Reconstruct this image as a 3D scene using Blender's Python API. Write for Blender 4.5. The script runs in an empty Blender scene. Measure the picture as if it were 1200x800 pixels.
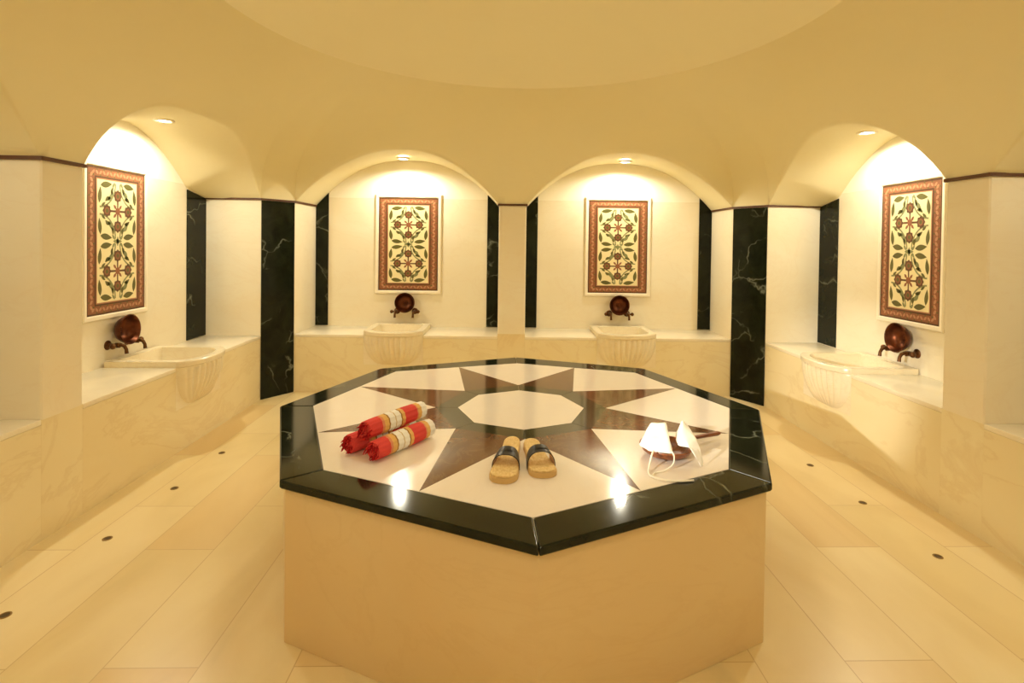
import bpy, bmesh, math, random
from mathutils import Vector, Matrix
random.seed(7)
PI = math.pi
C = bpy.context.scene.collection

# ------------------------------------------------------------------ helpers
def srgb(r, g, b):
    f = lambda c: (c/255/12.92) if c/255 <= .04045 else ((c/255+.055)/1.055)**2.4
    return (f(r), f(g), f(b), 1)

class MB:
    def __init__(s): s.v = []; s.f = []; s.m = []
    def vert(s, p): s.v.append(tuple(p)); return len(s.v)-1
    def face(s, idx, m=0): s.f.append(tuple(idx)); s.m.append(m)
    def poly(s, pts, m=0): s.face([s.vert(p) for p in pts], m)
    def prism(s, pts, z0, z1, m=0, mt=None):
        n = len(pts)
        a = [s.vert((p[0], p[1], z0)) for p in pts]; b = [s.vert((p[0], p[1], z1)) for p in pts]
        s.face(a[::-1], m); s.face(b, m if mt is None else mt)
        for i in range(n): s.face((a[i], a[(i+1) % n], b[(i+1) % n], b[i]), m)
    def box(s, x0, x1, y0, y1, z0, z1, m=0):
        s.prism([(x0, y0), (x1, y0), (x1, y1), (x0, y1)], z0, z1, m)
    def lathe(s, prof, n=32, m=0, M=None, cap=True):
        M = M or Matrix.Identity(4); rings = []
        for r, z in prof:
            rings.append([s.vert(M @ Vector((r*math.cos(2*PI*k/n), r*math.sin(2*PI*k/n), z))) for k in range(n)])
        for a, b in zip(rings, rings[1:]):
            for k in range(n): s.face((a[k], a[(k+1) % n], b[(k+1) % n], b[k]), m)
        if cap: s.face(rings[0][::-1], m); s.face(rings[-1], m)
    def tube(s, pts, rad, n=10, m=0, closed=False):
        P = [Vector(p) for p in pts]; N = len(P); rings = []; up = Vector((0, 0, 1)); prev = None
        for i in range(N):
            if closed: t = (P[(i+1) % N]-P[i-1])
            else: t = P[min(i+1, N-1)]-P[max(i-1, 0)]
            t.normalize()
            if prev is None:
                ref = up if abs(t.dot(up)) < .95 else Vector((1, 0, 0)); a = t.cross(ref).normalized()
            else: a = (prev - t*prev.dot(t)).normalized()
            prev = a; b = t.cross(a); r = rad[i] if isinstance(rad, (list, tuple)) else rad
            rings.append([s.vert(P[i]+a*r*math.cos(2*PI*k/n)+b*r*math.sin(2*PI*k/n)) for k in range(n)])
        R = list(zip(rings, rings[1:]))
        if closed: R.append((rings[-1], rings[0]))
        for A, B in R:
            for k in range(n): s.face((A[k], A[(k+1) % n], B[(k+1) % n], B[k]), m)
        if not closed: s.face(rings[0][::-1], m); s.face(rings[-1], m)
    def grid(s, rows, m=0, closed=False):
        I = [[s.vert(p) for p in r] for r in rows]
        for a, b in zip(I, I[1:]):
            n = len(a)
            for k in range(n if closed else n-1): s.face((a[k], a[(k+1) % n], b[(k+1) % n], b[k]), m)
        return I
    def build(s, name, mats, parent=None, smooth=None, bevel=0, seg=2, weld=True, bang=30):
        me = bpy.data.meshes.new(name)
        me.from_pydata(s.v, [], s.f)
        for m in (mats if isinstance(mats, (list, tuple)) else [mats]): me.materials.append(m)
        for p, m in zip(me.polygons, s.m): p.material_index = m
        bm = bmesh.new(); bm.from_mesh(me)
        if weld: bmesh.ops.remove_doubles(bm, verts=bm.verts, dist=1e-5)
        bmesh.ops.recalc_face_normals(bm, faces=bm.faces)
        if bevel:
            ed = [e for e in bm.edges if len(e.link_faces) == 2 and e.calc_face_angle(0) > math.radians(bang)]
            bmesh.ops.bevel(bm, geom=ed, offset=bevel, segments=seg, affect='EDGES', profile=.5, clamp_overlap=True)
        bm.to_mesh(me); bm.free()
        if smooth is not None:
            for p in me.polygons: p.use_smooth = True
            me.set_sharp_from_angle(angle=math.radians(smooth))
        o = bpy.data.objects.new(name, me); C.objects.link(o)
        if parent: o.parent = parent
        return o

def tag(o, label=None, cat=None, group=None, kind=None):
    for k, v in (('label', label), ('category', cat), ('group', group), ('kind', kind)):
        if v: o[k] = v
    return o
def thing(name, label, cat, loc=(0, 0, 0), rotz=0, group=None):
    o = bpy.data.objects.new(name, None); C.objects.link(o); o.empty_display_size = .05
    o.location = loc; o.rotation_euler = (0, 0, rotz)
    return tag(o, label, cat, group)
def copy_tree(o, parent=None):
    c = o.copy(); C.objects.link(c)
    if parent: c.parent = parent
    for ch in list(o.children): copy_tree(ch, c)
    return c

# ------------------------------------------------------------------ materials
def mat(name, col, rough=.5, metal=0, spec=.5):
    m = bpy.data.materials.new(name); m.use_nodes = True
    b = m.node_tree.nodes['Principled BSDF']
    b.inputs['Base Color'].default_value = col; b.inputs['Roughness'].default_value = rough
    b.inputs['Metallic'].default_value = metal; b.inputs['Specular IOR Level'].default_value = spec
    return m, m.node_tree, b
def node(nt, t, **kw):
    n = nt.nodes.new(t)
    for k, v in kw.items():
        if k.startswith('i_'): n.inputs[k[2:].replace('_', ' ')].default_value = v
        else: setattr(n, k, v)
    return n
def ramp(nt, src, stops, interp='LINEAR'):
    r = nt.nodes.new('ShaderNodeValToRGB'); r.color_ramp.interpolation = interp
    e = r.color_ramp.elements
    while len(e) < len(stops): e.new(.5)
    for x, (p, c) in zip(e, stops): x.position = p; x.color = c if len(c) == 4 else (*c, 1)
    nt.links.new(src, r.inputs[0]); return r
def coords(nt, scale=(1, 1, 1), rot=(0, 0, 0), loc=(0, 0, 0), space='Object'):
    tc = nt.nodes.new('ShaderNodeTexCoord'); mp = nt.nodes.new('ShaderNodeMapping')
    mp.inputs['Scale'].default_value = scale; mp.inputs['Rotation'].default_value = rot; mp.inputs['Location'].default_value = loc
    nt.links.new(tc.outputs[space], mp.inputs[0]); return mp.outputs[0]

def marble(name, base, warm, vein, rough=.22, vs=1.0, amt=.35, rot=(0.5, .3, .2), spec=.5):
    m, nt, b = mat(name, base, rough, spec=spec)
    co = coords(nt, (vs, vs, vs*1.8), rot)
    n1 = node(nt, 'ShaderNodeTexNoise', i_Scale=1.3, i_Detail=5.0, i_Roughness=.55, i_Distortion=.6); nt.links.new(co, n1.inputs[0])
    r1 = ramp(nt, n1.outputs[0], [(.32, base), (.72, warm)])
    w = node(nt, 'ShaderNodeTexNoise', i_Scale=2.2, i_Detail=7.0, i_Roughness=.6, i_Distortion=1.8); nt.links.new(co, w.inputs[0])
    r2 = ramp(nt, w.outputs[0], [(.47, (0, 0, 0)), (.5, (amt, amt, amt)), (.535, (0, 0, 0))])
    mx = node(nt, 'ShaderNodeMix', data_type='RGBA')
    nt.links.new(r2.outputs[0], mx.inputs[0]); nt.links.new(r1.outputs[0], mx.inputs[6]); mx.inputs[7].default_value = vein
    nt.links.new(mx.outputs[2], b.inputs['Base Color'])
    return m

def green_marble(name, vs=1.0, rough=.1, seed=0, spec=.27):
    dark = srgb(20, 22, 13); mid = srgb(40, 44, 28)
    m, nt, b = mat(name, dark, rough, spec=spec)
    co = coords(nt, (vs, vs, vs), (.4, .8, .3), (seed, seed*.7, 0))
    n = node(nt, 'ShaderNodeTexNoise', i_Scale=5.0, i_Detail=8.0, i_Roughness=.65, i_Distortion=.8); nt.links.new(co, n.inputs[0])
    r = ramp(nt, n.outputs[0], [(.35, dark), (.75, mid)])
    # thin white calcite veins: distorted voronoi edges
    nz = node(nt, 'ShaderNodeTexNoise', i_Scale=2.5, i_Detail=4.0); nt.links.new(co, nz.inputs[0])
    mixv = node(nt, 'ShaderNodeMix', data_type='RGBA'); mixv.inputs[0].default_value = .35
    nt.links.new(co, mixv.inputs[6]); nt.links.new(nz.outputs[1], mixv.inputs[7])
    vo = node(nt, 'ShaderNodeTexVoronoi', feature='DISTANCE_TO_EDGE', i_Scale=4.2); nt.links.new(mixv.outputs[2], vo.inputs[0])
    rv = ramp(nt, vo.outputs[0], [(.0, (.5, .5, .5)), (.012, (.2, .2, .2)), (.035, (0, 0, 0))])
    msk = node(nt, 'ShaderNodeTexNoise', i_Scale=3.1, i_Detail=3.0); nt.links.new(co, msk.inputs[0])
    rm = ramp(nt, msk.outputs[0], [(.48, (0, 0, 0)), (.64, (1, 1, 1))])
    mu = node(nt, 'ShaderNodeMath', operation='MULTIPLY'); nt.links.new(rv.outputs[0], mu.inputs[0]); nt.links.new(rm.outputs[0], mu.inputs[1])
    mx = node(nt, 'ShaderNodeMix', data_type='RGBA'); nt.links.new(mu.outputs[0], mx.inputs[0])
    nt.links.new(r.outputs[0], mx.inputs[6]); mx.inputs[7].default_value = srgb(165, 170, 150)
    nt.links.new(mx.outputs[2], b.inputs['Base Color'])
    return m

M = {}
M['wall'] = marble('cream_wall_marble', srgb(241, 234, 212), srgb(238, 226, 198), srgb(224, 204, 170), .2, .7, .12)
M['bench'] = marble('honey_bench_marble', srgb(238, 227, 190), srgb(231, 213, 166), srgb(204, 174, 118), .22, .4, .2)
M['basin'] = marble('cream_basin_marble', srgb(240, 231, 204), srgb(236, 220, 184), srgb(218, 194, 150), .25, 1.4, .2)
M['base'] = marble('tan_platform_marble', srgb(226, 203, 156), srgb(221, 193, 142), srgb(208, 176, 124), .3, .6, .15)
M['kite'] = marble('rosy_cream_inlay_marble', srgb(240, 231, 218), srgb(238, 226, 211), srgb(226, 209, 188), .12, 1.1, .12)
M['star'] = marble('brown_star_marble', srgb(112, 76, 48), srgb(86, 54, 34), srgb(142, 104, 72), .1, 2.5, .3)
M['green'] = green_marble('dark_green_border_marble', 1.2, .09, 0)
M['green2'] = green_marble('dark_green_wall_marble', 1.0, .08, 3.1, .14)
M['ring'] = marble('olive_ring_marble', srgb(66, 62, 38), srgb(50, 50, 32), srgb(104, 98, 66), .1, 3.0, .3)
M['plaster'] = marble('cream_ceiling_plaster', srgb(238, 228, 188), srgb(236, 225, 183), srgb(233, 221, 177), .6, .3, .1, spec=.25)
M['lunette'] = mat('white_lunette_plaster', srgb(245, 238, 218), .5)[0]
M['trim'] = mat('brown_moulding_wood', srgb(88, 52, 26), .45)[0]
M['white'] = mat('white_frame_marble', srgb(248, 238, 214), .3)[0]
M['bronze'] = mat('aged_bronze', srgb(96, 62, 34), .32, .85)[0]
M['hole'] = mat('dark_drain_metal', srgb(84, 64, 34), .5, .3)[0]
M['drainrim'] = mat('dull_brass_rim', srgb(150, 118, 60), .4, .6)[0]
M['grout'] = mat('pale_joint_grout', srgb(188, 182, 160), .6)[0]

def floor_mat():
    m, nt, b = mat('honey_marble_floor_strips', (1, 1, 1, 1), .3)
    co = coords(nt, (1, 1, 1), (0, 0, PI/2), (0.3, .05, 0))
    br = node(nt, 'ShaderNodeTexBrick', offset=.37, offset_frequency=2, squash=1.0)
    br.inputs['Scale'].default_value = 1.0; br.inputs['Mortar Size'].default_value = .0022
    br.inputs['Brick Width'].default_value = 1.15; br.inputs['Row Height'].default_value = .33
    br.inputs['Color1'].default_value = (0, 0, 0, 1); br.inputs['Color2'].default_value = (1, 1, 1, 1); br.inputs['Mortar'].default_value = (.5, .5, .5, 1)
    br.inputs['Mortar Smooth'].default_value = .2
    nt.links.new(co, br.inputs[0])
    r = ramp(nt, br.outputs[0], [(0, srgb(236, 218, 170)), (.35, srgb(231, 211, 160)), (.65, srgb(239, 222, 178)), (1, srgb(228, 202, 148))])
    c2 = coords(nt, (1, .35, 1))
    n1 = node(nt, 'ShaderNodeTexNoise', i_Scale=2.4, i_Detail=6.0, i_Distortion=1.0); nt.links.new(c2, n1.inputs[0])
    r1 = ramp(nt, n1.outputs[0], [(.35, (1, 1, 1)), (.62, (.9, .86, .76)), (.8, (.78, .75, .62))])
    mu = node(nt, 'ShaderNodeMix', data_type='RGBA', blend_type='MULTIPLY'); mu.inputs[0].default_value = .8
    nt.links.new(r.outputs[0], mu.inputs[6]); nt.links.new(r1.outputs[0], mu.inputs[7])
    mx = node(nt, 'ShaderNodeMix', data_type='RGBA'); nt.links.new(br.outputs['Fac'], mx.inputs[0])
    nt.links.new(mu.outputs[2], mx.inputs[6]); mx.inputs[7].default_value = srgb(204, 176, 126)
    # a few grey-green smudges that belong to the stone
    n2 = node(nt, 'ShaderNodeTexNoise', i_Scale=1.1, i_Detail=5.0, i_Distortion=.5); nt.links.new(coords(nt, (1.3, .6, 1), (0, 0, .3), (3.7, 1.2, 0)), n2.inputs[0])
    r2 = ramp(nt, n2.outputs[0], [(.62, (0, 0, 0)), (.74, (.4, .4, .4))])
    m2 = node(nt, 'ShaderNodeMix', data_type='RGBA'); nt.links.new(r2.outputs[0], m2.inputs[0])
    nt.links.new(mx.outputs[2], m2.inputs[6]); m2.inputs[7].default_value = srgb(160, 148, 108)
    nt.links.new(m2.outputs[2], b.inputs['Base Color'])
    return m
M['floor'] = floor_mat()

# ------------------------------------------------------------------ room plan
ZS = 1.89          # spring line of the arches
RISE = .51
ZR = 2.83          # rim of the dome
RC = Vector((.13, 2.87)); RR = 1.69
PL = Vector((-2.2535, 5.066)); QL = Vector((-2.044, 5.350)); QR = Vector((2.3186, 5.258)); PR = Vector((2.5116, 4.933))
FR = Vector((2.5116, .70)); GR = Vector((2.3186, .40)); GL = Vector((-2.044, .40)); FL = Vector((-2.2535, .62))

class Wall:
    """plan edge a->b of the room; u runs along it, d goes outward"""
    def __init__(s, a, b, depth, bays):
        s.a = a; s.b = b; s.e = (b-a).normalized(); s.L = (b-a).length; s.depth = depth; s.bays = bays
        n = Vector((-s.e.y, s.e.x))
        if n.dot((a+b)/2-RC) < 0: n = -n
        s.n = n
    def P(s, u, d, z=None):
        p = s.a+s.e*u+s.n*d
        return Vector((p.x, p.y)) if z is None else Vector((p.x, p.y, z))
    def ang(s): return math.atan2(s.e.y, s.e.x)
WL = Wall(PL, FL, .512, [(0, 2.129), (2.389, (FL-PL).length)])
WB = Wall(QL, QR, .561, [(0, 2.024), (2.298, (QR-QL).length)])
WR = Wall(PR, FR, .503, [(0, 2.004), (2.269, (FR-PR).length)])
WF = Wall(GL, GR, 1.15, [(0, (GR-GL).length)])

WL.n_front, WR.n_front, WB.n_front, WF.n_front = 3.2, 2.2, 2.3, 2.3
WL.rise = WR.rise = .50; WB.rise = WF.rise = .51
WL.strip, WR.strip = .31, .27; WB.strip = WF.strip = 0
def arch(W, u, bay):
    h = (bay[1]-bay[0])/2; c = (bay[0]+bay[1])/2
    return ZS+W.rise*max(0, 1-abs((u-c)/h)**W.n_front)
def arch_back(W, u, bay):
    # the side niches close on a smaller lunette that springs inside the dark strips
    if not W.strip: return arch(W, u, bay)
    h = (bay[1]-bay[0])/2; a = abs(u-(bay[0]+bay[1])/2); hb = h-W.strip
    if a > hb: return ZS+.057*(h-a)/W.strip
    return ZS+.057+.415*(1-(a/hb)**1.75)

# ---- walls: niche backs and piers
def build_wall(name, W, sides):
    mb = MB()
    for (u0, u1) in W.bays:
        # back of niche: marble to z 2.0, plaster lunette above, as one slab 10 cm thick
        q = [W.P(u0, W.depth), W.P(u1, W.depth), W.P(u1, W.depth+.1), W.P(u0, W.depth+.1)]
        mb.prism(q, 0, 1.985, 0); mb.prism(q, 1.985, 2.47, 1)
    for i in range(len(W.bays)-1):
        a = W.bays[i][1]; b = W.bays[i+1][0]; c = .007
        mb.prism([W.P(a, W.depth+.1), W.P(a, c), W.P(a+c, 0), W.P(b-c, 0), W.P(b, c), W.P(b, W.depth+.1)], .60, ZS, 0)
        mb.prism([W.P(a, W.depth+.1), W.P(a, 0), W.P(b, 0), W.P(b, W.depth+.1)], 0.0, .60, 2)
    for pts in sides: mb.prism(pts, 0, ZS, 0)
    o = mb.build(name, [M['wall'], M['lunette'], M['bench']]); o['kind'] = 'structure'; return o
def corner(Wa, ua, Wb, ub):
    # solid corner pier between niche end (Wa,ua) and niche start (Wb,ub)
    pa, pb = Wa.P(ua, 0), Wb.P(ub, 0)
    a1 = Wa.P(ua, Wa.depth+.1); b1 = Wb.P(ub, Wb.depth+.1)
    d = Wa.n; # outer corner where the two outer lines meet
    den = Wa.e.x*Wb.e.y-Wa.e.y*Wb.e.x
    t = ((b1.x-a1.x)*Wb.e.y-(b1.y-a1.y)*Wb.e.x)/den
    oc = a1+Wa.e*t
    return [pa, a1, oc, b1, pb]
build_wall('wall_left', WL, [])
build_wall('wall_right', WR, [])
build_wall('wall_back', WB, [corner(WL, 0, WB, 0), corner(WB, WB.L, WR, 0)])
build_wall('wall_front', WF, [corner(WF, 0, WL, WL.L), corner(WR, WR.L, WF, WF.L)])

# ---- floor
mb = MB(); mb.box(-2.9, 3.15, -.9, 6.1, -.1, 0)
o = mb.build('floor', M['floor']); o['kind'] = 'structure'

# ---- ceiling: pendentives that turn the square into the dome rim, niche vaults, dome
mb = MB()
loop = []       # (base point, z0) round the room
def add_mid(a, b, n=6):
    for k in range(1, n): loop.append((a.lerp(b, k/n), ZS))
NB = 56
def arch_pt(W, bay, k):
    u = bay[0]+(bay[1]-bay[0])*k/NB; z = arch(W, u, bay); h = (bay[1]-bay[0])/2; c = (bay[0]+bay[1])/2
    e = .002; lo, hi = max(bay[0], u-e), min(bay[1], u+e)
    sl = (arch(W, hi, bay)-arch(W, lo, bay))/(hi-lo); m = math.hypot(sl, 1)
    r = .045*(1-abs((u-c)/h)**3)
    return u, z, -sl/m, 1/m, r
def edge_seq(W, rev):
    seq = []
    for i, bay in enumerate(W.bays):
        for k in range(NB+1):
            u, z, nu, nz, r = arch_pt(W, bay, k); seq.append((W.P(u+r*nu, 0), z+r*nz))
        if i+1 < len(W.bays):
            a, b = bay[1], W.bays[i+1][0]
            seq += [(W.P(a+(b-a)*k/4, 0), ZS) for k in range(1, 4)]
    return seq[::-1] if rev else seq
for W, rev, nxt in ((WL, True, QL), (WB, False, PR), (WR, False, GR), (WF, True, FL)):
    s = edge_seq(W, rev); loop += s; add_mid(s[-1][0], nxt)
NT = 22; rows = [[] for _ in range(NT+1)]
def trans(bp, z):
    t = (z-ZS)/(ZR-ZS); d = (bp-RC); r = RC+d.normalized()*RR
    q = bp.lerp(r, t**3.0); return Vector((q.x, q.y, z))
for bp, z0 in loop:
    for j in range(NT+1):
        k = j/NT
        rows[j].append(trans(bp, z0+(ZR-z0)*(k**.75)))
I = mb.grid(rows, 0, closed=True)
rim = I[-1]; n = len(rim); prev = rim
CAP = .80; RS = (RR*RR+CAP*CAP)/(2*CAP); zc = ZR+CAP-RS; a0 = math.asin(RR/RS)
for j in range(1, 17):
    a = a0*(1-j/17); cur = []
    for i in range(n):
        v = mb.v[rim[i]]; d = Vector((v[0]-RC.x, v[1]-RC.y)).normalized()
        cur.append(mb.vert((RC.x+d.x*RS*math.sin(a), RC.y+d.y*RS*math.sin(a), zc+RS*math.cos(a))))
    for i in range(n): mb.face((prev[i], prev[(i+1) % n], cur[(i+1) % n], cur[i]), 0)
    prev = cur
mb.face(prev, 0)
# vaults
for W in (WL, WB, WR, WF):
    for bay in W.bays:
        rows = [[] for _ in range(9)]
        for k in range(NB+1):
            u, z, nu, nz, r = arch_pt(W, bay, k)
            for q in range(7):
                th = q/6*PI/2; off = r*(1-math.sin(th)); dep = r*(1-math.cos(th))
                f = trans(W.P(u+off*nu, 0), z+off*nz)
                rows[q].append(Vector((f.x+W.n.x*dep, f.y+W.n.y*dep, f.z)))
            bk = W.P(u, W.depth+.02, arch_back(W, u, bay))
            rows[7].append(rows[6][-1].lerp(bk, .5)); rows[8].append(bk)
        mb.grid(rows, 0)
ceil = mb.build('ceiling', M['plaster'], smooth=22); ceil['kind'] = 'structure'

# ---- brown moulding at the spring line
tn = [0]
def moulding(pts, closed=False):
    mb = MB(); h = .0095; t = .012
    P = [Vector((p[0], p[1])) for p in pts]
    # offset polyline to the room side: build as mitred strip
    def off(i):
        dirs = []
        if i > 0: dirs.append((P[i]-P[i-1]).normalized())
        if i < len(P)-1: dirs.append((P[i+1]-P[i]).normalized())
        ns = [Vector((d.y, -d.x)) for d in dirs]
        m = sum(ns, Vector((0, 0))); m.normalize()
        return P[i]+m*(t/max(.35, m.dot(ns[0])))
    Q = [off(i) for i in range(len(P))]
    sec = [[(p.x, p.y, ZS-h), (q.x, q.y, ZS-h), (q.x, q.y, ZS+h), (p.x, p.y, ZS+h)] for p, q in zip(P, Q)]
    I = mb.grid(sec, 0, closed=True)
    mb.face(I[0][::-1]); mb.face(I[-1])
    tn[0] += 1
    o = mb.build('trim_%d' % tn[0], M['trim']); o['kind'] = 'structure'
E = .004
moulding([WL.P(0, WL.depth-.004), WL.P(0, 0), WB.P(0, 0), WB.P(0, WB.depth-.004)])
moulding([WB.P(WB.L, WB.depth-.004), WB.P(WB.L, 0), WR.P(0, 0), WR.P(0, WR.depth-.004)])
moulding([WB.P(2.024, WB.depth-.004), WB.P(2.024, 0), WB.P(2.298, 0), WB.P(2.298, WB.depth-.004)])
moulding([WL.P(2.389, WL.depth-.004), WL.P(2.389, 0), WL.P(2.129, 0), WL.P(2.129, WL.depth-.004)])
moulding([WR.P(2.004, WR.depth-.004), WR.P(2.004, 0), WR.P(2.269, 0), WR.P(2.269, WR.depth-.004)])

# ---- dark green marble: corner facings and the strips at the ends of each niche
def plate(pts2, W, z0, z1f, name='trim'):
    tn[0] += 1
def corner_face(a, b):
    e = (b-a).normalized(); n = Vector((e.y, -e.x))
    if n.dot(RC-a) < 0: n = -n
    mb = MB(); a2 = a+e*.004; b2 = b-e*.012
    mb.prism([a2, b2, b2+n*.01, a2+n*.01], 0, ZS-.012)
    tn[0] += 1
    o = mb.build('trim_%d' % tn[0], M['green2']); o['kind'] = 'structure'
corner_face(PL, QL); corner_face(PR, QR)
def niche_strip(W, bay, u0, u1, zb):
    mb = MB(); N = 10; d0, d1 = W.depth-.008, W.depth
    us = [u0+(u1-u0)*k/N for k in range(N+1)]
    f = [[W.P(u, d0, zb), W.P(u, d0, arch_back(W, u, bay)-.004), W.P(u, d1, arch_back(W, u, bay)-.004), W.P(u, d1, zb)] for u in us]
    I = mb.grid(f, 0, closed=True); mb.face(I[0][::-1]); mb.face(I[-1])
    tn[0] += 1
    o = mb.build('trim_%d' % tn[0], M['green2']); o['kind'] = 'structure'
ZB_SIDE, ZB_BACK = .605, .575
for W, zb, w in ((WL, ZB_SIDE, .30), (WR, ZB_SIDE, .27), (WB, ZB_BACK, .14)):
    for i, bay in enumerate(W.bays):
        niche_strip(W, bay, bay[0]+.003, bay[0]+w, zb+.006)
        niche_strip(W, bay, bay[1]-w, bay[1]-.003, zb+.006)

# ------------------------------------------------------------------ benches with basins
def bench(W, bay, zb, label, basin, c=None):
    u0, u1 = bay[0]+.0006, bay[1]-.0006; D = W.depth-.002; hw = .2965
    t = thing('marble_bench', label, 'bench', W.P((u0+u1)/2, D/2, 0), 0, 'built in marble benches')
    org = Vector(t.location)
    def L(u, d, z): return W.P(u, d, z)-org
    def pr(mb, us, d0, d1, z0, z1):
        q = [L(us[0], d0, 0), L(us[1], d0, 0), L(us[1], d1, 0), L(us[0], d1, 0)]
        mb.prism([(p.x, p.y) for p in q], z0, z1)
    runs = [(u0, c-hw), (c+hw, u1)] if basin else [(u0, u1)]
    mb = MB()
    for r in runs: pr(mb, r, 0.0, .03, 0, zb-.03)
    if basin: pr(mb, (c-hw, c+hw), 0.0, .03, 0, .2765 if zb < .59 else .3015)
    mb.build('front_panel', M['bench'], t)
    for r in runs:
        mb = MB(); pr(mb, r, -.003, D, zb-.03, zb); mb.build('seat_slab', M['wall'], t, bevel=.006, smooth=40)
        mb = MB(); pr(mb, r, .03, D, 0, zb-.03); mb.build('core', M['bench'], t)
    return t

def make_basin():
    """origin: centre of basin on the bench front plane at floor level; +x along, -y to the room, +y into niche"""
    root = thing('marble_basin', 'x', 'basin')
    hw = .296; zt = .645; zb = .302; dpt = .49
    mb = MB()
    NU = 96; NZ = 26
    def front(s, z, fl=True):
        # s in [-1,1] across; returns x,y of the bulging front
        k = (z-zb)/(zt-.048-zb)
        k = max(0, min(1, k))
        w = hw*(.30+.70*math.sqrt(max(0, 1-(1-k)**2.2)))
        pro = .105*(math.sin(k*PI/2)**.8)
        prof = (max(0, 1-abs(s)**2.3))**.8
        y = -pro*prof
        if fl:
            ph = (s*.5+.5)*11
            ridge = abs(math.sin(ph*PI))
            y -= .014*(ridge-.55)*1.25*min(1, k*2.2)*prof*(1 if k < .985 else 0)
        return s*w, y
    rows = []
    for j in range(NZ+1):
        z = zb+(zt-.048-zb)*j/NZ
        rows.append([(*front(-1+2*i/NU, z), z) for i in range(NU+1)])
    def rimrow(scale, z, pr):
        r = []
        for i in range(NU+1):
            s = -1+2*i/NU
            r.append((s*hw*scale, -pr*(max(0, 1-abs(s)**2.4))**.75, z))
        return r
    rows.append(rimrow(.985, zt-.045, .105)); rows.append(rimrow(1, zt-.039, .122)); rows.append(rimrow(1, zt-.008, .125)); rows.append(rimrow(.985, zt, .117))
    mb.grid(rows, 0)
    # rear block (behind the bench front plane), rim with opening and cavity
    outer = [(x, y) for x, y, z in rows[-1]] + [(hw*.985, dpt), (-hw*.985, dpt)]
    # cavity opening: rounded rectangle following the front
    inner = []
    for i in range(NU+1):
        s = -1+2*i/NU
        inner.append((s*(hw-.062), .05-.118*(max(0, 1-abs(s)**2.6))**.7))
    inner += [(hw-.062, dpt-.06), (-(hw-.062), dpt-.06)]
    n = len(outer)
    def ring(L, z): return [mb.vert((x, y, z)) for x, y in L]
    def shrink(L, k, cx=0, cy=.2): return [(cx+(x-cx)*k, cy+(y-cy)*k) for x, y in L]
    ro = ring(outer, zt); ri = ring(inner, zt); ri2 = ring(shrink(inner, .985), zt-.012); r3 = ring(shrink(inner, .93), zt-.12); r4 = ring(shrink(inner, .70), zt-.20)
    for A, B in ((ro, ri), (ri, ri2), (ri2, r3), (r3, r4)):
        for i in range(n): mb.face((A[i], A[(i+1) % n], B[(i+1) % n], B[i]))
    mb.face(r4)
    bowl = mb.build('bowl', M['basin'], root, smooth=38)
    mb = MB()
    # block walls below the rim
    for x0, x1, y0, y1 in ((-hw, -hw+.05, 0, dpt), (hw-.05, hw, 0, dpt), (-hw+.05, hw-.05, dpt-.05, dpt)):
        mb.box(x0, x1, y0, y1, zb, zt-.001)
    mb.box(-hw+.05, hw-.05, 0.0, .03, zb, zt-.25)
    mb.build('block', M['basin'], root)
    return root

lbl = {}
def place_basin(src, W, u, label, dz=0.0):
    o = src if not src.get('used') else copy_tree(src)
    src['used'] = 1
    p = W.P(u, 0.0, dz); o.location = p
    o.rotation_euler = (0, 0, math.atan2(W.n.y, W.n.x)-PI/2)
    tag(o, label, 'basin', 'fluted marble basins'); return o
BAYC = {'L': 4.05, 'R': 4.0}
uL = PL.y-4.06; uR = PR.y-4.0; uBl = -1.06+2.044; uBr = 1.275+2.044
bench(WL, WL.bays[0], ZB_SIDE, 'marble bench in the left wall niche, cut by a fluted basin', True, uL)
bench(WL, WL.bays[1], ZB_SIDE, 'marble bench at the far left edge, in front of the near left pier', False)
bench(WB, WB.bays[0], ZB_BACK, 'marble bench in the left of the two back wall niches', True, uBl)
bench(WB, WB.bays[1], ZB_BACK, 'marble bench in the right of the two back wall niches', True, uBr)
bench(WR, WR.bays[0], ZB_SIDE, 'marble bench in the right wall niche, cut by a fluted basin', True, uR)
bench(WR, WR.bays[1], ZB_SIDE, 'marble bench at the far right edge, in front of the near right pier', False)
bs = make_basin()
place_basin(bs, WL, uL, 'fluted cream marble basin in the left wall bench')
place_basin(bs, WB, uBl, 'fluted cream marble basin in the left niche of the back wall', -.025)
place_basin(bs, WB, uBr, 'fluted cream marble basin in the right niche of the back wall', -.025)
place_basin(bs, WR, uR, 'fluted cream marble basin in the right wall bench')
for o in bpy.data.objects:
    if 'used' in o: del o['used']

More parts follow.
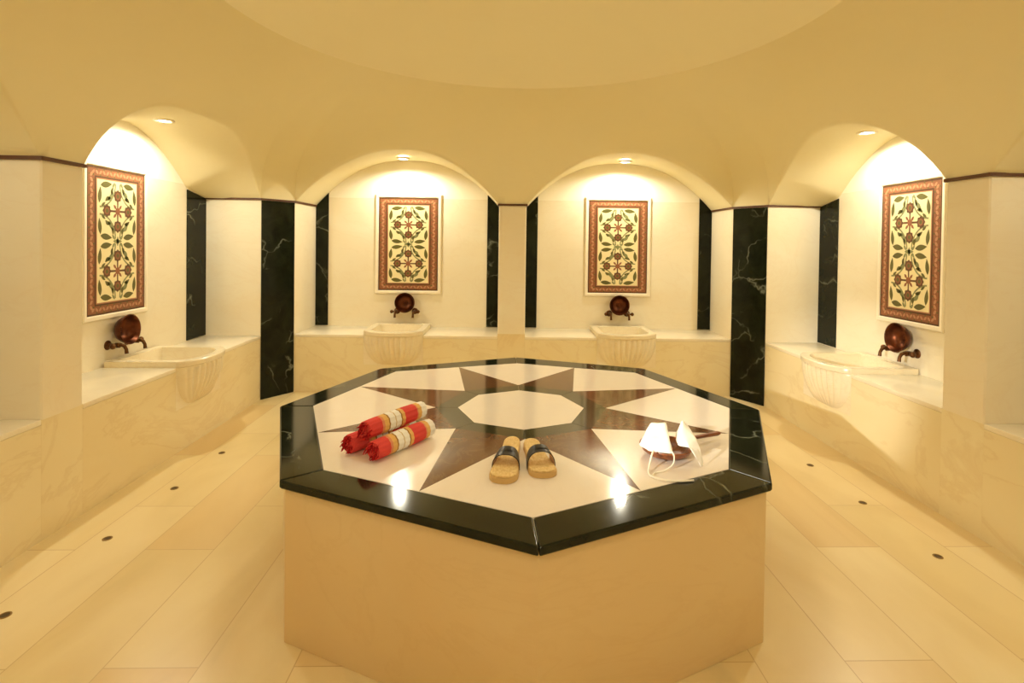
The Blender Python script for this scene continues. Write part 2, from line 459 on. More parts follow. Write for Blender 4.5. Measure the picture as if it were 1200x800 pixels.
# ------------------------------------------------------------------ tile panels
TM = [mat('tile_border_brick_red', srgb(142, 88, 58), .35)[0], mat('tile_field_cream_yellow', srgb(240, 226, 176), .3)[0],
      mat('tile_leaf_olive', srgb(98, 94, 46), .35)[0], mat('tile_flower_umber', srgb(100, 66, 40), .35)[0],
      mat('tile_line_dark_brown', srgb(88, 56, 34), .35)[0], mat('tile_bead_pink', srgb(184, 132, 96), .35)[0],
      mat('tile_scroll_teal', srgb(136, 138, 92), .35)[0], mat('tile_cross_red', srgb(148, 92, 62), .35)[0]]
def make_panel():
    """local: x across, z up, faces -y; centre of panel at origin"""
    root = thing('tile_panel', 'x', 'tile panel')
    w, h = .325, .508
    def loop4(a, b, y): return [(-a, y, -b), (a, y, -b), (a, y, b), (-a, y, b)]
    mb = MB()
    mb.grid([loop4(w+.038, h+.038, 0), loop4(w+.038, h+.038, -.014), loop4(w+.03, h+.03, -.02), loop4(w+.008, h+.008, -.02), loop4(w, h, -.01), loop4(w, h, 0)], 0, closed=True)
    mb.build('frame', M['white'], root)
    def band(mb, a0, b0, a1, b1, y, m=0):
        mb.grid([loop4(a0, b0, y), loop4(a1, b1, y)], m, closed=True)
    fw, fh = .222, .425
    mb = MB()      # border with beads
    mb.grid([loop4(w, h, 0), loop4(w, h, -.012), loop4(fw, fh, -.012), loop4(fw, fh, 0)], 0, closed=True)
    band(mb, w, h, w-.012, h-.012, -.0128, 1)
    band(mb, fw+.022, fh+.02, fw+.012, fh+.01, -.0128, 1)
    band(mb, fw+.008, fh+.007, fw, fh, -.0128, 2)
    def dab(mb, cx, cz, rx, rz, rot, y, m, n=10):
        c, s = math.cos(rot), math.sin(rot)
        mb.poly([(cx+c*rx*math.cos(2*PI*k/n)-s*rz*math.sin(2*PI*k/n), y, cz+s*rx*math.cos(2*PI*k/n)+c*rz*math.sin(2*PI*k/n)) for k in range(n)], m)
    bx = (w-.012+fw+.022)/2; bz = (h-.012+fh+.02)/2
    for sgn in (-1, 1):
        n = 26
        for k in range(n):
            z = -bz+2*bz*(k+.5)/n
            dab(mb, sgn*bx, z, .011, .019, .7*(-1)**k, -.0128, 2); dab(mb, sgn*(bx+(.024 if k % 2 else -.024)), z, .007, .007, 0, -.0128, 3)
        n = 15
        for k in range(n):
            x = -bx+2*bx*(k+.5)/n
            dab(mb, x, sgn*bz, .018, .0095, .7*(-1)**k, -.0128, 2); dab(mb, x, sgn*(bz+(.02 if k % 2 else -.02)), .007, .006, 0, -.0128, 3)
    mb.build('border', [TM[0], TM[4], TM[5], TM[2]], root, weld=False)
    mb = MB()      # painted field
    mb.grid([loop4(fw, fh, 0), loop4(fw, fh, -.012)], 0, closed=True); mb.poly(loop4(fw, fh, -.012), 0)
    Y = -.0126
    def leaf(cx, cz, ln, wd, rot, m, bend=0, y=Y):
        n = 9; top = []; bot = []
        for k in range(n+1):
            s = -1+2*k/n; hw = 1.25*wd*(1-s*s)*(1-.25*s); b = bend*(1-s*s)
            top.append((s*ln, b+hw)); bot.append((s*ln, b-hw))
        c, sn = math.cos(rot), math.sin(rot)
        P = [(cx+c*x-sn*z, y, cz+sn*x+c*z) for x, z in top+bot[::-1][1:-1]]
        mb.poly(P, m)
    def stem(pts, wd, m, y=Y+.0002):
        L = [];
        P = [Vector(p) for p in pts]
        for i in range(len(P)):
            t = (P[min(i+1, len(P)-1)]-P[max(0, i-1)]).normalized(); nn = Vector((-t.y, t.x))*wd
            L.append(((P[i]+nn).x, y, (P[i]+nn).y)); L.append(((P[i]-nn).x, y, (P[i]-nn).y))
        for i in range(len(P)-1): mb.poly([L[2*i], L[2*i+1], L[2*i+3], L[2*i+2]], m)
    def flower(cx, cz, r):
        n = 32; r *= 1.12
        mb.poly([(cx+r*(1+.1*math.cos(8*a))*math.cos(a), Y-.0003, cz+r*(1+.1*math.cos(8*a))*math.sin(a)) for a in [2*PI*k/n for k in range(n)]], 2)
        for rr, m, dy in ((.62, 3, .0006), (.38, 1, .0009)):
            mb.poly([(cx+r*rr*math.cos(a), Y-dy, cz+r*rr*math.sin(a)) for a in [2*PI*k/14 for k in range(14)]], m)
    H2 = fh/2
    for rep in (-1, 1):
        cz = rep*H2
        k = H2/.2125
        # scroll frame: four arcs forming a quatrefoil around the cross
        for sx in (-1, 1):
            for sz in (-1, 1):
                stem([(sx*(.195-.17*math.sin(a)), cz+sz*(.195-.17*math.cos(a))*1.0) for a in [PI/2*q/10 for q in range(11)]], .006, 4)
                leaf(sx*.125, cz+sz*.182, .062, .017, sx*sz*-.12, 1)           # pair along top / bottom
                leaf(sx*.193, cz+sz*.108, .058, .015, PI/2+sx*sz*.12, 1)        # along the sides
                leaf(sx*.082, cz+sz*.108, .046, .014, sx*sz*(-.9), 4, .012*sx*sz)  # curved inner leaf
                leaf(sx*.105, cz+sz*.078, .034, .011, sx*sz*(-.35), 1, .010*sz)
                leaf(sx*.058, cz+sz*.142, .030, .010, sx*sz*(-1.3), 1, .006)
                leaf(sx*.03, cz+sz*.03, .022, .008, sx*sz*PI/4, 5); leaf(sx*.155, cz+sz*.045, .026, .008, sx*sz*-.6, 1); leaf(sx*.045, cz+sz*.185, .024, .008, sx*sz*-.9, 4)
        for dx, dz in ((0, .108), (0, -.108), (.118, 0), (-.118, 0)):
            flower(dx, cz+dz, .037)
            stem([(dx*.2, cz+dz*.2), (dx*.7, cz+dz*.7)], .007, 2)
        mb.poly([(.026*math.cos(a), Y-.0005, cz+.026*math.sin(a)) for a in [2*PI*q/12 for q in range(12)]], 5)
    leaf(0, 0, .05, .012, 0, 4); leaf(0, 0, .035, .01, PI/2, 4)
    mb.build('painted_field', [TM[1], TM[2], TM[3], TM[7], TM[6], TM[7]], root, weld=False)
    return root
def wall_place(o, W, u, z, off=.0, sx=1):
    o.location = W.P(u, W.depth-off, z); o.rotation_euler = (0, 0, math.atan2(W.n.y, W.n.x)-PI/2); o.scale = (sx, 1, 1)
pan = make_panel()
pans = [(WL, PL.y-3.905, .575/.65, 'floral tile panel on the left wall above the taps'),
        (WB, -1.026+2.044, 1, 'floral tile panel in the left niche of the back wall'),
        (WB, 1.281+2.044, 1, 'floral tile panel in the right niche of the back wall'),
        (WR, PR.y-3.82, .57/.65, 'floral tile panel on the right wall above the taps')]
for i, (W, u, sx, l) in enumerate(pans):
    o = pan if i == 0 else copy_tree(pan)
    wall_place(o, W, u, 1.483, 0.001, sx); tag(o, l, 'tile panel', 'painted tile panels')

# ------------------------------------------------------------------ taps and copper bowls
def copper():
    m, nt, b = mat('dark_reddish_copper', srgb(120, 62, 34), .34, .8)
    n = node(nt, 'ShaderNodeTexNoise', i_Scale=14.0, i_Detail=4.0); nt.links.new(coords(nt), n.inputs[0])
    r = ramp(nt, n.outputs[0], [(.35, srgb(74, 38, 20)), (.7, srgb(118, 64, 36))]); nt.links.new(r.outputs[0], b.inputs['Base Color'])
    return m
M['copper'] = copper()
def make_tap():
    root = thing('bronze_tap', 'x', 'tap')
    mb = MB()
    R = Matrix.Rotation(PI/2, 4, 'X')     # lathe axis z -> -y
    mb.lathe([(.034, 0), (.034, .004), (.028, .010), (.016, .014), (.014, .02)], 24, M=R)
    mb.build('wall_rose', M['bronze'], root, smooth=35)
    mb = MB()
    mb.lathe([(.013, .016), (.013, .05), (.019, .055), (.019, .085), (.012, .09)], 20, M=R)
    mb.tube([(0, -.07, 0), (0, -.095, .004), (0, -.118, -.006), (0, -.13, -.028), (0, -.133, -.058)], [.012, .0125, .012, .011, .0125], 14)
    mb.build('spout', M['bronze'], root, smooth=50)
    mb = MB()
    S = Matrix.Translation((0, -.07, 0)) @ Matrix.Rotation(PI/2, 4, 'Y')
    mb.lathe([(.008, .012), (.008, .03), (.015, .034), (.02, .042), (.02, .052), (.012, .06), (.005, .064)], 16, M=S)
    mb.build('handle', M['bronze'], root, smooth=50)
    return root
tap = make_tap()
def make_copper_bowl():
    root = thing('copper_bowl', 'x', 'bowl')
    mb = MB()
    Rm = Matrix.Rotation(PI/2, 4, 'X')
    o_ = [(.0, -.066), (.045, -.066), (.05, -.062), (.08, -.045), (.098, -.015), (.104, .012), (.109, .014), (.109, .019), (.103, .02), (.097, .012), (.091, -.014), (.074, -.039), (.045, -.056), (.02, -.058), (.014, -.05), (.0, -.048)]
    mb.lathe([(max(r, .0008), z) for r, z in o_], 48, M=Rm)
    mb.build('body', M['copper'], root, smooth=40)
    return root
cb = make_copper_bowl()
sets = [(WL, PL.y-3.925, 'left wall basin'), (WB, -1.045+2.044, 'left basin of the back wall'), (WB, 1.296+2.044, 'right basin of the back wall'), (WR, PR.y-3.835, 'right wall basin')]
first = True
for i, (W, u, l) in enumerate(sets):
    ang = math.atan2(W.n.y, W.n.x)-PI/2
    for s in (-1, 1):
        o = tap if first else copy_tree(tap); first = False
        # +x of local frame: along wall seen from the room, to the right
        ex = Vector((math.cos(ang), math.sin(ang)))
        p = W.P(u, W.depth)+ex*(s*.098)
        o.location = (p.x, p.y, .748); o.rotation_euler = (0, 0, ang); o.scale = (s, 1, 1)
        tag(o, 'bronze tap %s the copper bowl above the %s' % ('left of' if s < 0 else 'right of', l), 'tap', 'bronze wall taps')
    o = cb if i == 0 else copy_tree(cb)
    p = W.P(u, W.depth-.075); o.location = (p.x, p.y, .846)
    o.rotation_euler = (-.06, 0, ang)
    tag(o, 'round dark copper bowl resting on the taps above the %s' % l, 'bowl', 'copper bowls on the taps')

# ------------------------------------------------------------------ downlights
def emis(name, col, s):
    m = bpy.data.materials.new(name); m.use_nodes = True; nt = m.node_tree
    nt.nodes.remove(nt.nodes['Principled BSDF']); e = nt.nodes.new('ShaderNodeEmission')
    e.inputs[0].default_value = col; e.inputs[1].default_value = s
    nt.links.new(e.outputs[0], nt.nodes['Material Output'].inputs[0]); return m
LAMP = (1.0, .95, .77)
M['lens'] = emis('glowing_lamp_lens', (1, .86, .6, 1), 40)
M['ringm'] = mat('white_lamp_ring', srgb(250, 242, 224), .35)[0]
def make_lamp():
    root = thing('ceiling_downlight', 'x', 'ceiling light')
    mb = MB(); mb.lathe([(.034, .012), (.034, -.003), (.04, -.009), (.052, -.007), (.056, .0), (.056, .012)], 32, cap=False)
    mb.build('trim_ring', M['ringm'], root, smooth=40)
    mb = MB(); mb.lathe([(.0335, .010), (.0335, .001), (.02, -.006), (.001, -.010)], 28)
    mb.build('lens', M['lens'], root, smooth=60)
    return root
lamp = make_lamp()
def spot(p, power, size=165, blend=.45, rad=.03, col=LAMP, rot=(0, 0, 0), name='spot_light'):
    d = bpy.data.lights.new(name, 'SPOT'); d.energy = power; d.spot_size = math.radians(size); d.spot_blend = blend
    d.shadow_soft_size = rad; d.color = col
    o = bpy.data.objects.new(name, d); C.objects.link(o); o.location = p; o.rotation_euler = rot; return o
SPOT = 46
lamps = [(WL, 0, 'downlight in the vault of the left wall niche', 1), (WB, 0, 'downlight in the vault of the left back niche', 1), (WB, 1, 'downlight in the vault of the right back niche', 1), (WR, 0, 'downlight in the vault of the right wall niche', 1)]
for i, (W, b, l, k) in enumerate(lamps):
    o = lamp if i == 0 else copy_tree(lamp)
    bay = W.bays[b]; p = W.P((bay[0]+bay[1])/2, W.depth*.46, ZS+.485)
    o.location = p; o.scale = (1.25, 1.25, 1); tag(o, l, 'ceiling light', 'niche downlights')
    spot((p.x, p.y, p.z-.025), SPOT*k)
# weak spots without fixtures, added as fill in the near side bays and alcove
for W, b, k in ((WL, 1, .35), (WR, 1, .35)):
    bay = W.bays[b]; p = W.P((bay[0]+bay[1])/2, W.depth*.46, ZS+.46); spot(p, SPOT*k)
for fx in (.25, .75):
    p = WF.P(WF.L*fx, .3, ZS+.3); spot(p, SPOT*.5)
# spotlight in the entrance alcove, behind the camera to the left, aimed across the platform
q = spot((-1.85, -.05, 1.63), 820, size=15, blend=.75, rad=.035, col=(1, .95, .84))
q.rotation_euler = (Vector((2.5, 3.92, .44))-q.location).to_track_quat('-Z', 'Y').to_euler()
# soft fill light added under the crown of the dome, above the frame
d = bpy.data.lights.new('dome_fill_light', 'AREA'); d.shape = 'DISK'; d.size = .5; d.energy = 14; d.color = LAMP
o = bpy.data.objects.new('dome_fill_light', d); C.objects.link(o); o.location = (RC.x, RC.y, ZR+CAP-.06)

# ------------------------------------------------------------------ the octagonal platform
ZT = .616
outer = [(.124, 1.538), (-.805, 1.975), (-1.17, 2.868), (-.832, 3.743), (.13, 4.142), (1.041, 3.793), (1.421, 2.842), (1.031, 1.953)]
inner = [(.117, 1.707), (-.676, 2.072), (-.997, 2.879), (-.708, 3.661), (.134, 3.934), (.947, 3.666), (1.267, 2.87), (.919, 2.079)]
OC = Vector((.122, 2.862))
def octv(r, k): a = -PI/2-PI/4*k; return (OC.x+r*math.cos(a), OC.y+r*math.sin(a))
ringp = [octv(.461, k) for k in range(8)]; cenp = [octv(.341, k) for k in range(8)]
mids = [((inner[k][0]+inner[(k+1) % 8][0])/2, (inner[k][1]+inner[(k+1) % 8][1])/2) for k in range(8)]
plat = thing('stone_platform', 'large octagonal marble platform with an inlaid star top', 'platform', (OC.x, OC.y, 0))
def loc(L): return [(p[0]-OC.x, p[1]-OC.y) for p in L]
mb = MB(); mb.prism(loc([(OC.x+(p[0]-OC.x)*.984, OC.y+(p[1]-OC.y)*.984) for p in outer]), 0, ZT-.032)
mb.build('base', M['base'], plat, bevel=.004, smooth=40)
mb = MB(); mb.prism(loc([(OC.x+(p[0]-OC.x)*.97, OC.y+(p[1]-OC.y)*.97) for p in outer]), ZT-.032, ZT-.006)
mb.build('bed', M['grout'], plat)
mb = MB(); lo, li = loc(outer), loc(inner)
for k in range(8):
    a, b, c, d_ = Vector(lo[k]), Vector(lo[(k+1) % 8]), Vector(li[(k+1) % 8]), Vector(li[k])
    g = .0013; e = (b-a).normalized()*g
    bmv = MB()
    mb.prism([a+e, b-e, c-e, d_+e], ZT-.031, ZT)
mb.build('border', M['green'], plat, bevel=.006, seg=4, weld=False, bang=50)
for k in range(8):
    mb = MB(); mb.prism(loc([inner[k], mids[k], ringp[k], mids[k-1]]), ZT-.006, ZT-.0005)
    mb.build('pale_inlay', M['kite'], plat)
    mb = MB(); mb.prism(loc([mids[k], ringp[(k+1) % 8], ringp[k]]), ZT-.006, ZT-.0006)
    mb.build('star_ray', M['star'], plat)
mb = MB()
for k in range(8):
    q = loc([ringp[k], ringp[(k+1) % 8], cenp[(k+1) % 8], cenp[k]])
    a, b, c, d_ = [Vector(p) for p in q]; e = (b-a).normalized()*.0015
    mb.prism([a+e, b-e, c-e, d_+e], ZT-.006, ZT-.0007)
mb.build('star_ring', M['ring'], plat, weld=False)
mb = MB(); mb.prism(loc(cenp), ZT-.006, ZT-.0004); mb.build('medallion', M['kite'], plat)

# ------------------------------------------------------------------ rolled striped towels
def towel_mat():
    m, nt, b = mat('red_and_cream_striped_cotton', (1, 1, 1, 1), .85, spec=.2)
    tc = nt.nodes.new('ShaderNodeTexCoord'); sp = nt.nodes.new('ShaderNodeSeparateXYZ'); nt.links.new(tc.outputs['Object'], sp.inputs[0])
    mr = node(nt, 'ShaderNodeMapRange'); mr.inputs['From Min'].default_value = -.23; mr.inputs['From Max'].default_value = .23
    nt.links.new(sp.outputs[0], mr.inputs[0])
    red = srgb(226, 80, 74); wht = srgb(252, 250, 242); ylw = srgb(236, 190, 112); gld = srgb(170, 120, 50); pk = srgb(226, 150, 110)
    r = ramp(nt, mr.outputs[0], [(0, red), (.27, pk), (.30, ylw), (.35, gld), (.365, wht), (.43, srgb(216, 196, 150)), (.445, wht), (.505, gld), (.52, ylw), (.56, red), (.73, pk), (.745, ylw), (.79, wht), (.88, srgb(226, 206, 170)), (.895, wht)], 'CONSTANT')
    # woven checks: fine darker lines around and along
    wv = node(nt, 'ShaderNodeTexWave', wave_type='BANDS', bands_direction='X', i_Scale=60.0, i_Distortion=.5); nt.links.new(tc.outputs['Object'], wv.inputs[0])
    rr = ramp(nt, wv.outputs[0], [(.2, (.86, .84, .82)), (.6, (1, 1, 1))])
    mu = node(nt, 'ShaderNodeMix', data_type='RGBA', blend_type='MULTIPLY'); mu.inputs[0].default_value = 1
    nt.links.new(r.outputs[0], mu.inputs[6]); nt.links.new(rr.outputs[0], mu.inputs[7]); nt.links.new(mu.outputs[2], b.inputs['Base Color'])
    return m
M['towel'] = towel_mat()
M['fringe'] = mat('dark_red_cotton_fringe', srgb(170, 26, 28), .9, spec=.15)[0]
def make_towel(seed, label, p0, p1, rad=.036):
    rnd = random.Random(seed)
    p0, p1 = Vector(p0), Vector(p1); L = (p1-p0).length
    t = thing('rolled_towel', label, 'towel', (p0+p1)/2, math.atan2(p1.y-p0.y, p1.x-p0.x), 'rolled towels on the platform')
    t.rotation_euler.y = -math.asin((p1.z-p0.z)/L)
    mb = MB(); NA = 72; NX = 40
    ph = [rnd.uniform(0, 6.28) for _ in range(6)]
    def R(a, x):
        r = rad*(1+.03*math.sin(3*x/L*2+ph[0])+.012*math.sin(2*a+ph[1]))
        r += .0022*abs(math.sin(6*a+ph[2]+.5*x))*1.0
        r += .0028*((a+ph[3]) % (2*PI))/(2*PI)
        return r
    rows = []
    for i in range(NX+1):
        x = -L/2+L*i/NX
        sag = 1-.05*(abs(2*i/NX-1)**8)
        rows.append([(x, R(2*PI*k/NA, x)*sag*math.cos(2*PI*k/NA), R(2*PI*k/NA, x)*sag*math.sin(2*PI*k/NA)) for k in range(NA)])
    for end in (0, 1):
        base = rows[0] if end == 0 else rows[-1]
        s = -1 if end == 0 else 1; caps = []
        for q in range(1, 15):
            f = 1-q/15
            ring = []
            for k in range(NA):
                a = 2*PI*k/NA; g = math.sin(2*PI*(f*3.6)+a*s)
                ring.append((base[0][0]+s*(.0045*g-.004*(1-f)), base[k][1]*f, base[k][2]*f))
            caps.append(ring)
        rows = (caps[::-1]+rows) if end == 0 else (rows+caps)
    I = mb.grid(rows, 0, closed=True); mb.face(I[0][::-1]); mb.face(I[-1])
    mb.build('roll', M['towel'], t, smooth=50)
    mb = MB()
    for q in range(26):   # knotted fringe at the red end
        f = rnd.uniform(.35, .97)*rad; a = rnd.uniform(0, 2*PI); x = -L/2
        y, z = f*math.cos(a), f*math.sin(a); ln = rnd.uniform(.008, .02)
        dz = -rnd.uniform(.0, .012)
        z2 = max(z+dz*2, -rad+.003)
        mb.tube([(x+.006, y, z), (x-ln*.5, y*1.05, max(z+dz*.4, -rad+.003)), (x-ln, y*1.1, z2)], [.0032, .003, .0016], 6)
    mb.build('fringe', M['fringe'], t, smooth=60)
    return t
zt = ZT+.0425
make_towel(1, 'red and cream striped towel rolled up, lowest in front of the three rolls', (-.505, 2.150, zt), (-.315, 2.430, zt))
make_towel(2, 'red and cream striped towel rolled up, lying behind the other two rolls', (-.622, 2.222, zt), (-.417, 2.524, zt))
make_towel(3, 'red and cream striped towel rolled up, on top of the other two rolls', (-.552, 2.208, zt+.062), (-.360, 2.490, zt+.062))

# ------------------------------------------------------------------ sandals
def straw():
    m, nt, b = mat('woven_straw_insole', srgb(226, 196, 130), .8, spec=.2)
    w = node(nt, 'ShaderNodeTexNoise', i_Scale=60.0, i_Detail=3.0); nt.links.new(coords(nt, (1, 2, 1)), w.inputs[0])
    r = ramp(nt, w.outputs[0], [(.3, srgb(214, 180, 116)), (.7, srgb(236, 210, 152))]); nt.links.new(r.outputs[0], b.inputs['Base Color']); return m
M['straw'] = straw()
M['strap'] = mat('black_leather_strap', srgb(34, 28, 24), .4)[0]
M['lining'] = mat('pale_strap_lining', srgb(196, 160, 120), .7)[0]
M['sole'] = mat('tan_sole_edge', srgb(206, 170, 108), .6)[0]
def make_sandal(label, heel, toe, strap_at=.62, sh=.056):
    """local +x heel -> toe"""
    h, t_ = Vector(heel), Vector(toe); d = t_-h; L = d.length
    root = thing('sandal', label, 'sandal', (h.x, h.y, ZT), math.atan2(d.y, d.x), 'sandals on the platform')
    def hw(s):   # half width along the foot
        if s < .5: b = .031+.006*math.sin(s/.5*PI/2)-.004*math.sin(s/.5*PI)
        else: b = .037+.010*math.sin((s-.5)/.5*PI*.75)
        e = 1
        if s < .12: e = math.sqrt(max(0, 1-((.12-s)/.12)**2))
        if s > .86: e = math.sqrt(max(0, 1-((s-.86)/.14)**2))**.8
        return b*e*1.16
    def zt_(s): return .030-.014*min(1, s/.6)+.004*max(0, (s-.85)/.15)
    N = 40; out = []
    ss = [.5-.5*math.cos(PI*k/N) for k in range(N+1)]
    for nm, m, z0, z1, sc in (('sole', M['sole'], 0, 1, 1.0), ('insole', M['straw'], 1, 1.28, .94)):
        mb = MB(); rows = []
        for s in ss:
            w = hw(s)*sc+.0004; x = L*(.5+(s-.5)*(1 if sc == 1 else .965)); zb = zt_(s)*z0; zz = zt_(s)*z1
            rows.append([(x, -w, zb+.0003), (x, w, zb+.0003), (x, w, zz-.002), (x, w-.002, zz), (x, -w+.002, zz), (x, -w, zz-.002)] if w > .004 else [(x, -w, zb+.0003), (x, w, zb+.0003), (x, w, zz-.001), (x, w*.9, zz), (x, -w*.9, zz), (x, -w, zz-.001)])
        I = mb.grid(rows, 0, closed=True); mb.face(I[0][::-1]); mb.face(I[-1])
        mb.build(nm, m, root, smooth=45)
    mb = MB(); mi = MB()
    s0, s1 = strap_at-.105, strap_at+.105; NB = 10; NA = 28; top = []; low = []
    for i in range(NB+1):
        s = s0+(s1-s0)*i/NB; w = hw(min(s, .84))+.003; x = L*s; hgt = sh+.010*(1-i/NB)
        r1 = []; r2 = []
        for k in range(NA+1):
            a = PI*k/NA; y = -w*math.copysign(abs(math.cos(a))**.8, math.cos(a)); z = .006+hgt*math.sin(a)**.75
            xs = x+.012*math.sin(a)*(1 if i < NB/2 else -.6)
            r1.append((xs, y, z)); r2.append((xs, y*.955, max(.004, z-.0035)))
        top.append(r1); low.append(r2)
    # close as a shell
    mb.grid(top, 0); mb.grid([top[0], low[0]], 0); mb.grid([top[-1], low[-1]], 0)
    mb.grid(low, 1)
    mb.build('strap', [M['strap'], M['lining']], root, smooth=50)
    return root
make_sandal('straw soled sandal with black strap, left of the pair', (.066, 2.335), (.016, 1.945), .60)
make_sandal('straw soled sandal with black strap, right of the pair', (.140, 2.312), (.180, 1.992), .66, .066)

# ------------------------------------------------------------------ wooden ladle bowl with white wash mitts
def wood():
    m, nt, b = mat('reddish_brown_turned_wood', srgb(128, 70, 34), .4)
    n = node(nt, 'ShaderNodeTexNoise', i_Scale=12.0, i_Detail=4.0, i_Distortion=1.0); nt.links.new(coords(nt, (1, 6, 6)), n.inputs[0])
    r = ramp(nt, n.outputs[0], [(.3, srgb(96, 46, 22)), (.7, srgb(160, 94, 48))]); nt.links.new(r.outputs[0], b.inputs['Base Color']); return m
M['wood'] = wood()
M['cloth'] = mat('white_terry_cloth', srgb(252, 248, 238), .9, spec=.15)[0]
M['cord'] = mat('off_white_cotton_cord', srgb(245, 238, 218), .8, spec=.2)[0]
bowlc = Vector((.712, 2.222, ZT)); tip = Vector((1.03, 2.42, ZT))
ang = math.atan2(tip.y-bowlc.y, tip.x-bowlc.x)
wb = thing('wooden_ladle', 'reddish brown wooden ladle with long handle holding white mitts', 'ladle', bowlc, ang)
mb = MB()
pf = [(.001, .0005), (.05, .0005), (.075, .006), (.098, .022), (.108, .038), (.111, .041), (.110, .044), (.105, .043), (.094, .026), (.072, .012), (.045, .007), (.001, .0065)]
mb.lathe(pf, 48); mb.build('bowl', M['wood'], wb, smooth=45)
mb = MB(); mb.tube([(.104, 0, .032), (.14, 0, .038), (.2, 0, .036), (.26, 0, .032), (.345, 0, .026), (.365, 0, .024)], [.012, .009, .0085, .009, .011, .007], 12)
mb.build('handle', M['wood'], wb, smooth=50)

def cloth_piece(name, label, loc, ctrl, faces, sub=3, group=None, thick=.006, seed=1):
    """cloth from a few control points, subdivided and gently wrinkled"""
    t = thing(name, label, 'wash mitt', loc, 0, group)
    me = bpy.data.meshes.new('mitt_body'); me.from_pydata(ctrl, [], faces)
    bm = bmesh.new(); bm.from_mesh(me); bmesh.ops.recalc_face_normals(bm, faces=bm.faces); bm.to_mesh(me); bm.free()
    o = bpy.data.objects.new('mitt_body', me); C.objects.link(o); o.parent = t
    s = o.modifiers.new('s', 'SUBSURF'); s.levels = sub; s.render_levels = sub
    me.materials.append(M['cloth'])
    tx = bpy.data.textures.new('w%d' % seed, 'CLOUDS'); tx.noise_scale = .03
    dm = o.modifiers.new('d', 'DISPLACE'); dm.texture = tx; dm.strength = .008; dm.texture_coords = 'GLOBAL'
    for p in me.polygons: p.use_smooth = True
    for e in me.edges: pass
    att = me.attributes.new('crease_edge', 'FLOAT', 'EDGE')
    for i in range(len(me.edges)): att.data[i].value = .45
    return t
# left mitt: a squared fold standing in the bowl; right mitt: a peak whose corner hangs over the rim
def boxy(pts_low, pts_high):
    n = len(pts_low); v = list(pts_low)+list(pts_high)
    f = [tuple(range(n))[::-1], tuple(range(n, 2*n))]
    for i in range(n): f.append((i, (i+1) % n, n+(i+1) % n, n+i))
    return v, f
v, f = boxy([(-.125, -.005, .046), (-.105, -.105, .052), (-.01, -.135, .050), (.022, .03, .036), (-.06, .05, .036)],
            [(-.100, .005, .066), (-.075, -.05, .088), (-.008, -.06, .096), (.014, .045, .128), (-.055, .052, .126)])
m1 = cloth_piece('wash_mitt', 'white folded wash mitt standing upright in the ladle, left of the other', bowlc+Vector((0, 0, .0)), v, f, seed=1, group='white wash mitts')
mb = MB()
pts = [(-.075, -.085, .055), (-.095, -.122, .05), (-.112, -.15, .022), (-.127, -.19, .0045), (-.12, -.227, .0045), (-.074, -.256, .0045), (-.03, -.262, .0045), (.025, -.256, .0045)]
def smooth_path(P, k=6):
    P = [Vector(p) for p in P]; out = []
    for i in range(len(P)-1):
        p0, p1, p2, p3 = P[max(0, i-1)], P[i], P[i+1], P[min(len(P)-1, i+2)]
        for q in range(k):
            t = q/k
            out.append(.5*((2*p1)+(-p0+p2)*t+(2*p0-5*p1+4*p2-p3)*t*t+(-p0+3*p1-3*p2+p3)*t**3))
    out.append(P[-1]); return out
mb.tube(smooth_path(pts), .004, 8)
pts2 = [(-.012, -.11, .058), (-.01, -.135, .045), (-.02, -.15, .02), (-.06, -.17, .0045), (-.10, -.187, .0045), (-.12, -.215, .0045)]
mb.tube(smooth_path(pts2), .003, 8)
mb.build('cord_loop', M['cord'], m1, smooth=60)
v, f = boxy([(.022, -.075, .066), (.06, -.120, .072), (.098, -.140, .005), (.114, -.124, .005), (.112, -.075, .072), (.118, .035, .092), (.055, .065, .056)],
            [(.032, -.055, .082), (.058, -.094, .090), (.099, -.134, .014), (.111, -.121, .014), (.106, -.066, .086), (.104, .032, .116), (.078, .03, .145)])
f = f[2:]+[(6, 5, 4, 1, 0), (4, 3, 2, 1), (7, 8, 11, 12, 13), (8, 9, 10, 11)]
m2 = cloth_piece('wash_mitt', 'white wash mitt folded to a peak, its corner hanging over the ladle rim', bowlc, v, f, seed=2, group='white wash mitts')

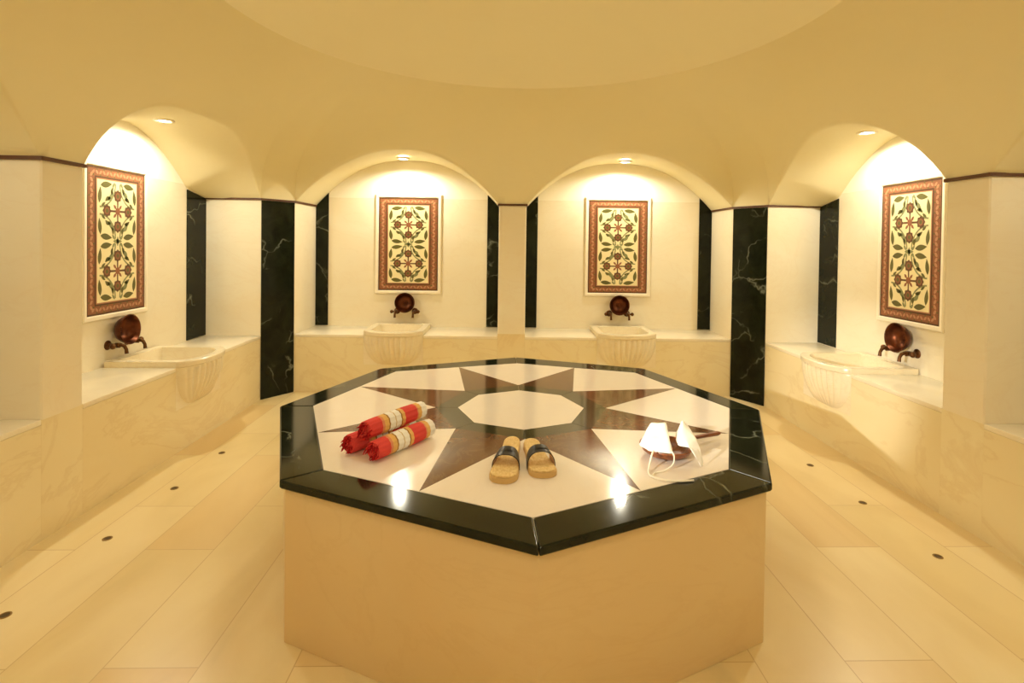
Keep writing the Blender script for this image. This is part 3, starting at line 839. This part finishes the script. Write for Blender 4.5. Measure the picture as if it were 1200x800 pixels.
# ------------------------------------------------------------------ floor drains
def make_drain():
    root = thing('floor_drain', 'x', 'drain')
    mb = MB(); mb.lathe([(.022, .0002), (.022, .002), (.0195, .003), (.016, .002), (.016, .0002)], 24, cap=False)
    mb.build('rim', M['drainrim'], root, smooth=40)
    mb = MB(); mb.lathe([(.0165, .0002), (.0165, .001), (.001, .0008)], 24)
    mb.build('cover', M['hole'], root)
    return root
dr = make_drain(); k = 0
sides = {-1: 'left', 1: 'right'}
order = ['nearest', 'second nearest', 'third nearest', 'fourth nearest']
for s, x, ys in ((-1, -1.948, [2.147, 2.697, 3.245, 3.79]), (1, 2.157, [2.515, 3.055, 3.588])):
    for i, y in enumerate(ys):
        o = dr if k == 0 else copy_tree(dr); k += 1
        o.location = (x, y, 0)
        tag(o, 'small dark floor drain beside the %s bench, %s to the camera' % (sides[s], order[i]), 'drain', 'small floor drains')

# ------------------------------------------------------------------ camera, world
cam = bpy.data.cameras.new('camera'); co = bpy.data.objects.new('camera', cam); C.objects.link(co)
pitch, yaw, roll = -.0147, .0298, .0133
fwd = Vector((math.sin(yaw)*math.cos(pitch), math.cos(yaw)*math.cos(pitch), math.sin(pitch)))
rt = Vector((math.cos(yaw), -math.sin(yaw), 0)); up = rt.cross(fwd)
r2 = rt*math.cos(roll)+up*math.sin(roll); u2 = -rt*math.sin(roll)+up*math.cos(roll)
Mx = Matrix((r2, u2, -fwd)).transposed().to_4x4(); Mx.translation = (0, 0, 1.5); co.matrix_world = Mx
cam.sensor_width = 36; cam.lens = 622.9/1200*36; cam.shift_x = -5.17/1200; cam.shift_y = -104.9/1200; cam.clip_start = .05
sc = bpy.context.scene; sc.camera = co
w = bpy.data.worlds.new('World'); sc.world = w; w.use_nodes = True
w.node_tree.nodes['Background'].inputs[0].default_value = (.02, .015, .008, 1)
vs = sc.view_settings; vs.view_transform = 'Standard'; vs.look = 'None'; vs.gamma = 1; vs.use_curve_mapping = False
vs.exposure = 0.0
sc.cycles.max_bounces = 14; sc.cycles.diffuse_bounces = 8; sc.cycles.glossy_bounces = 6
sc.cycles.use_denoising = True
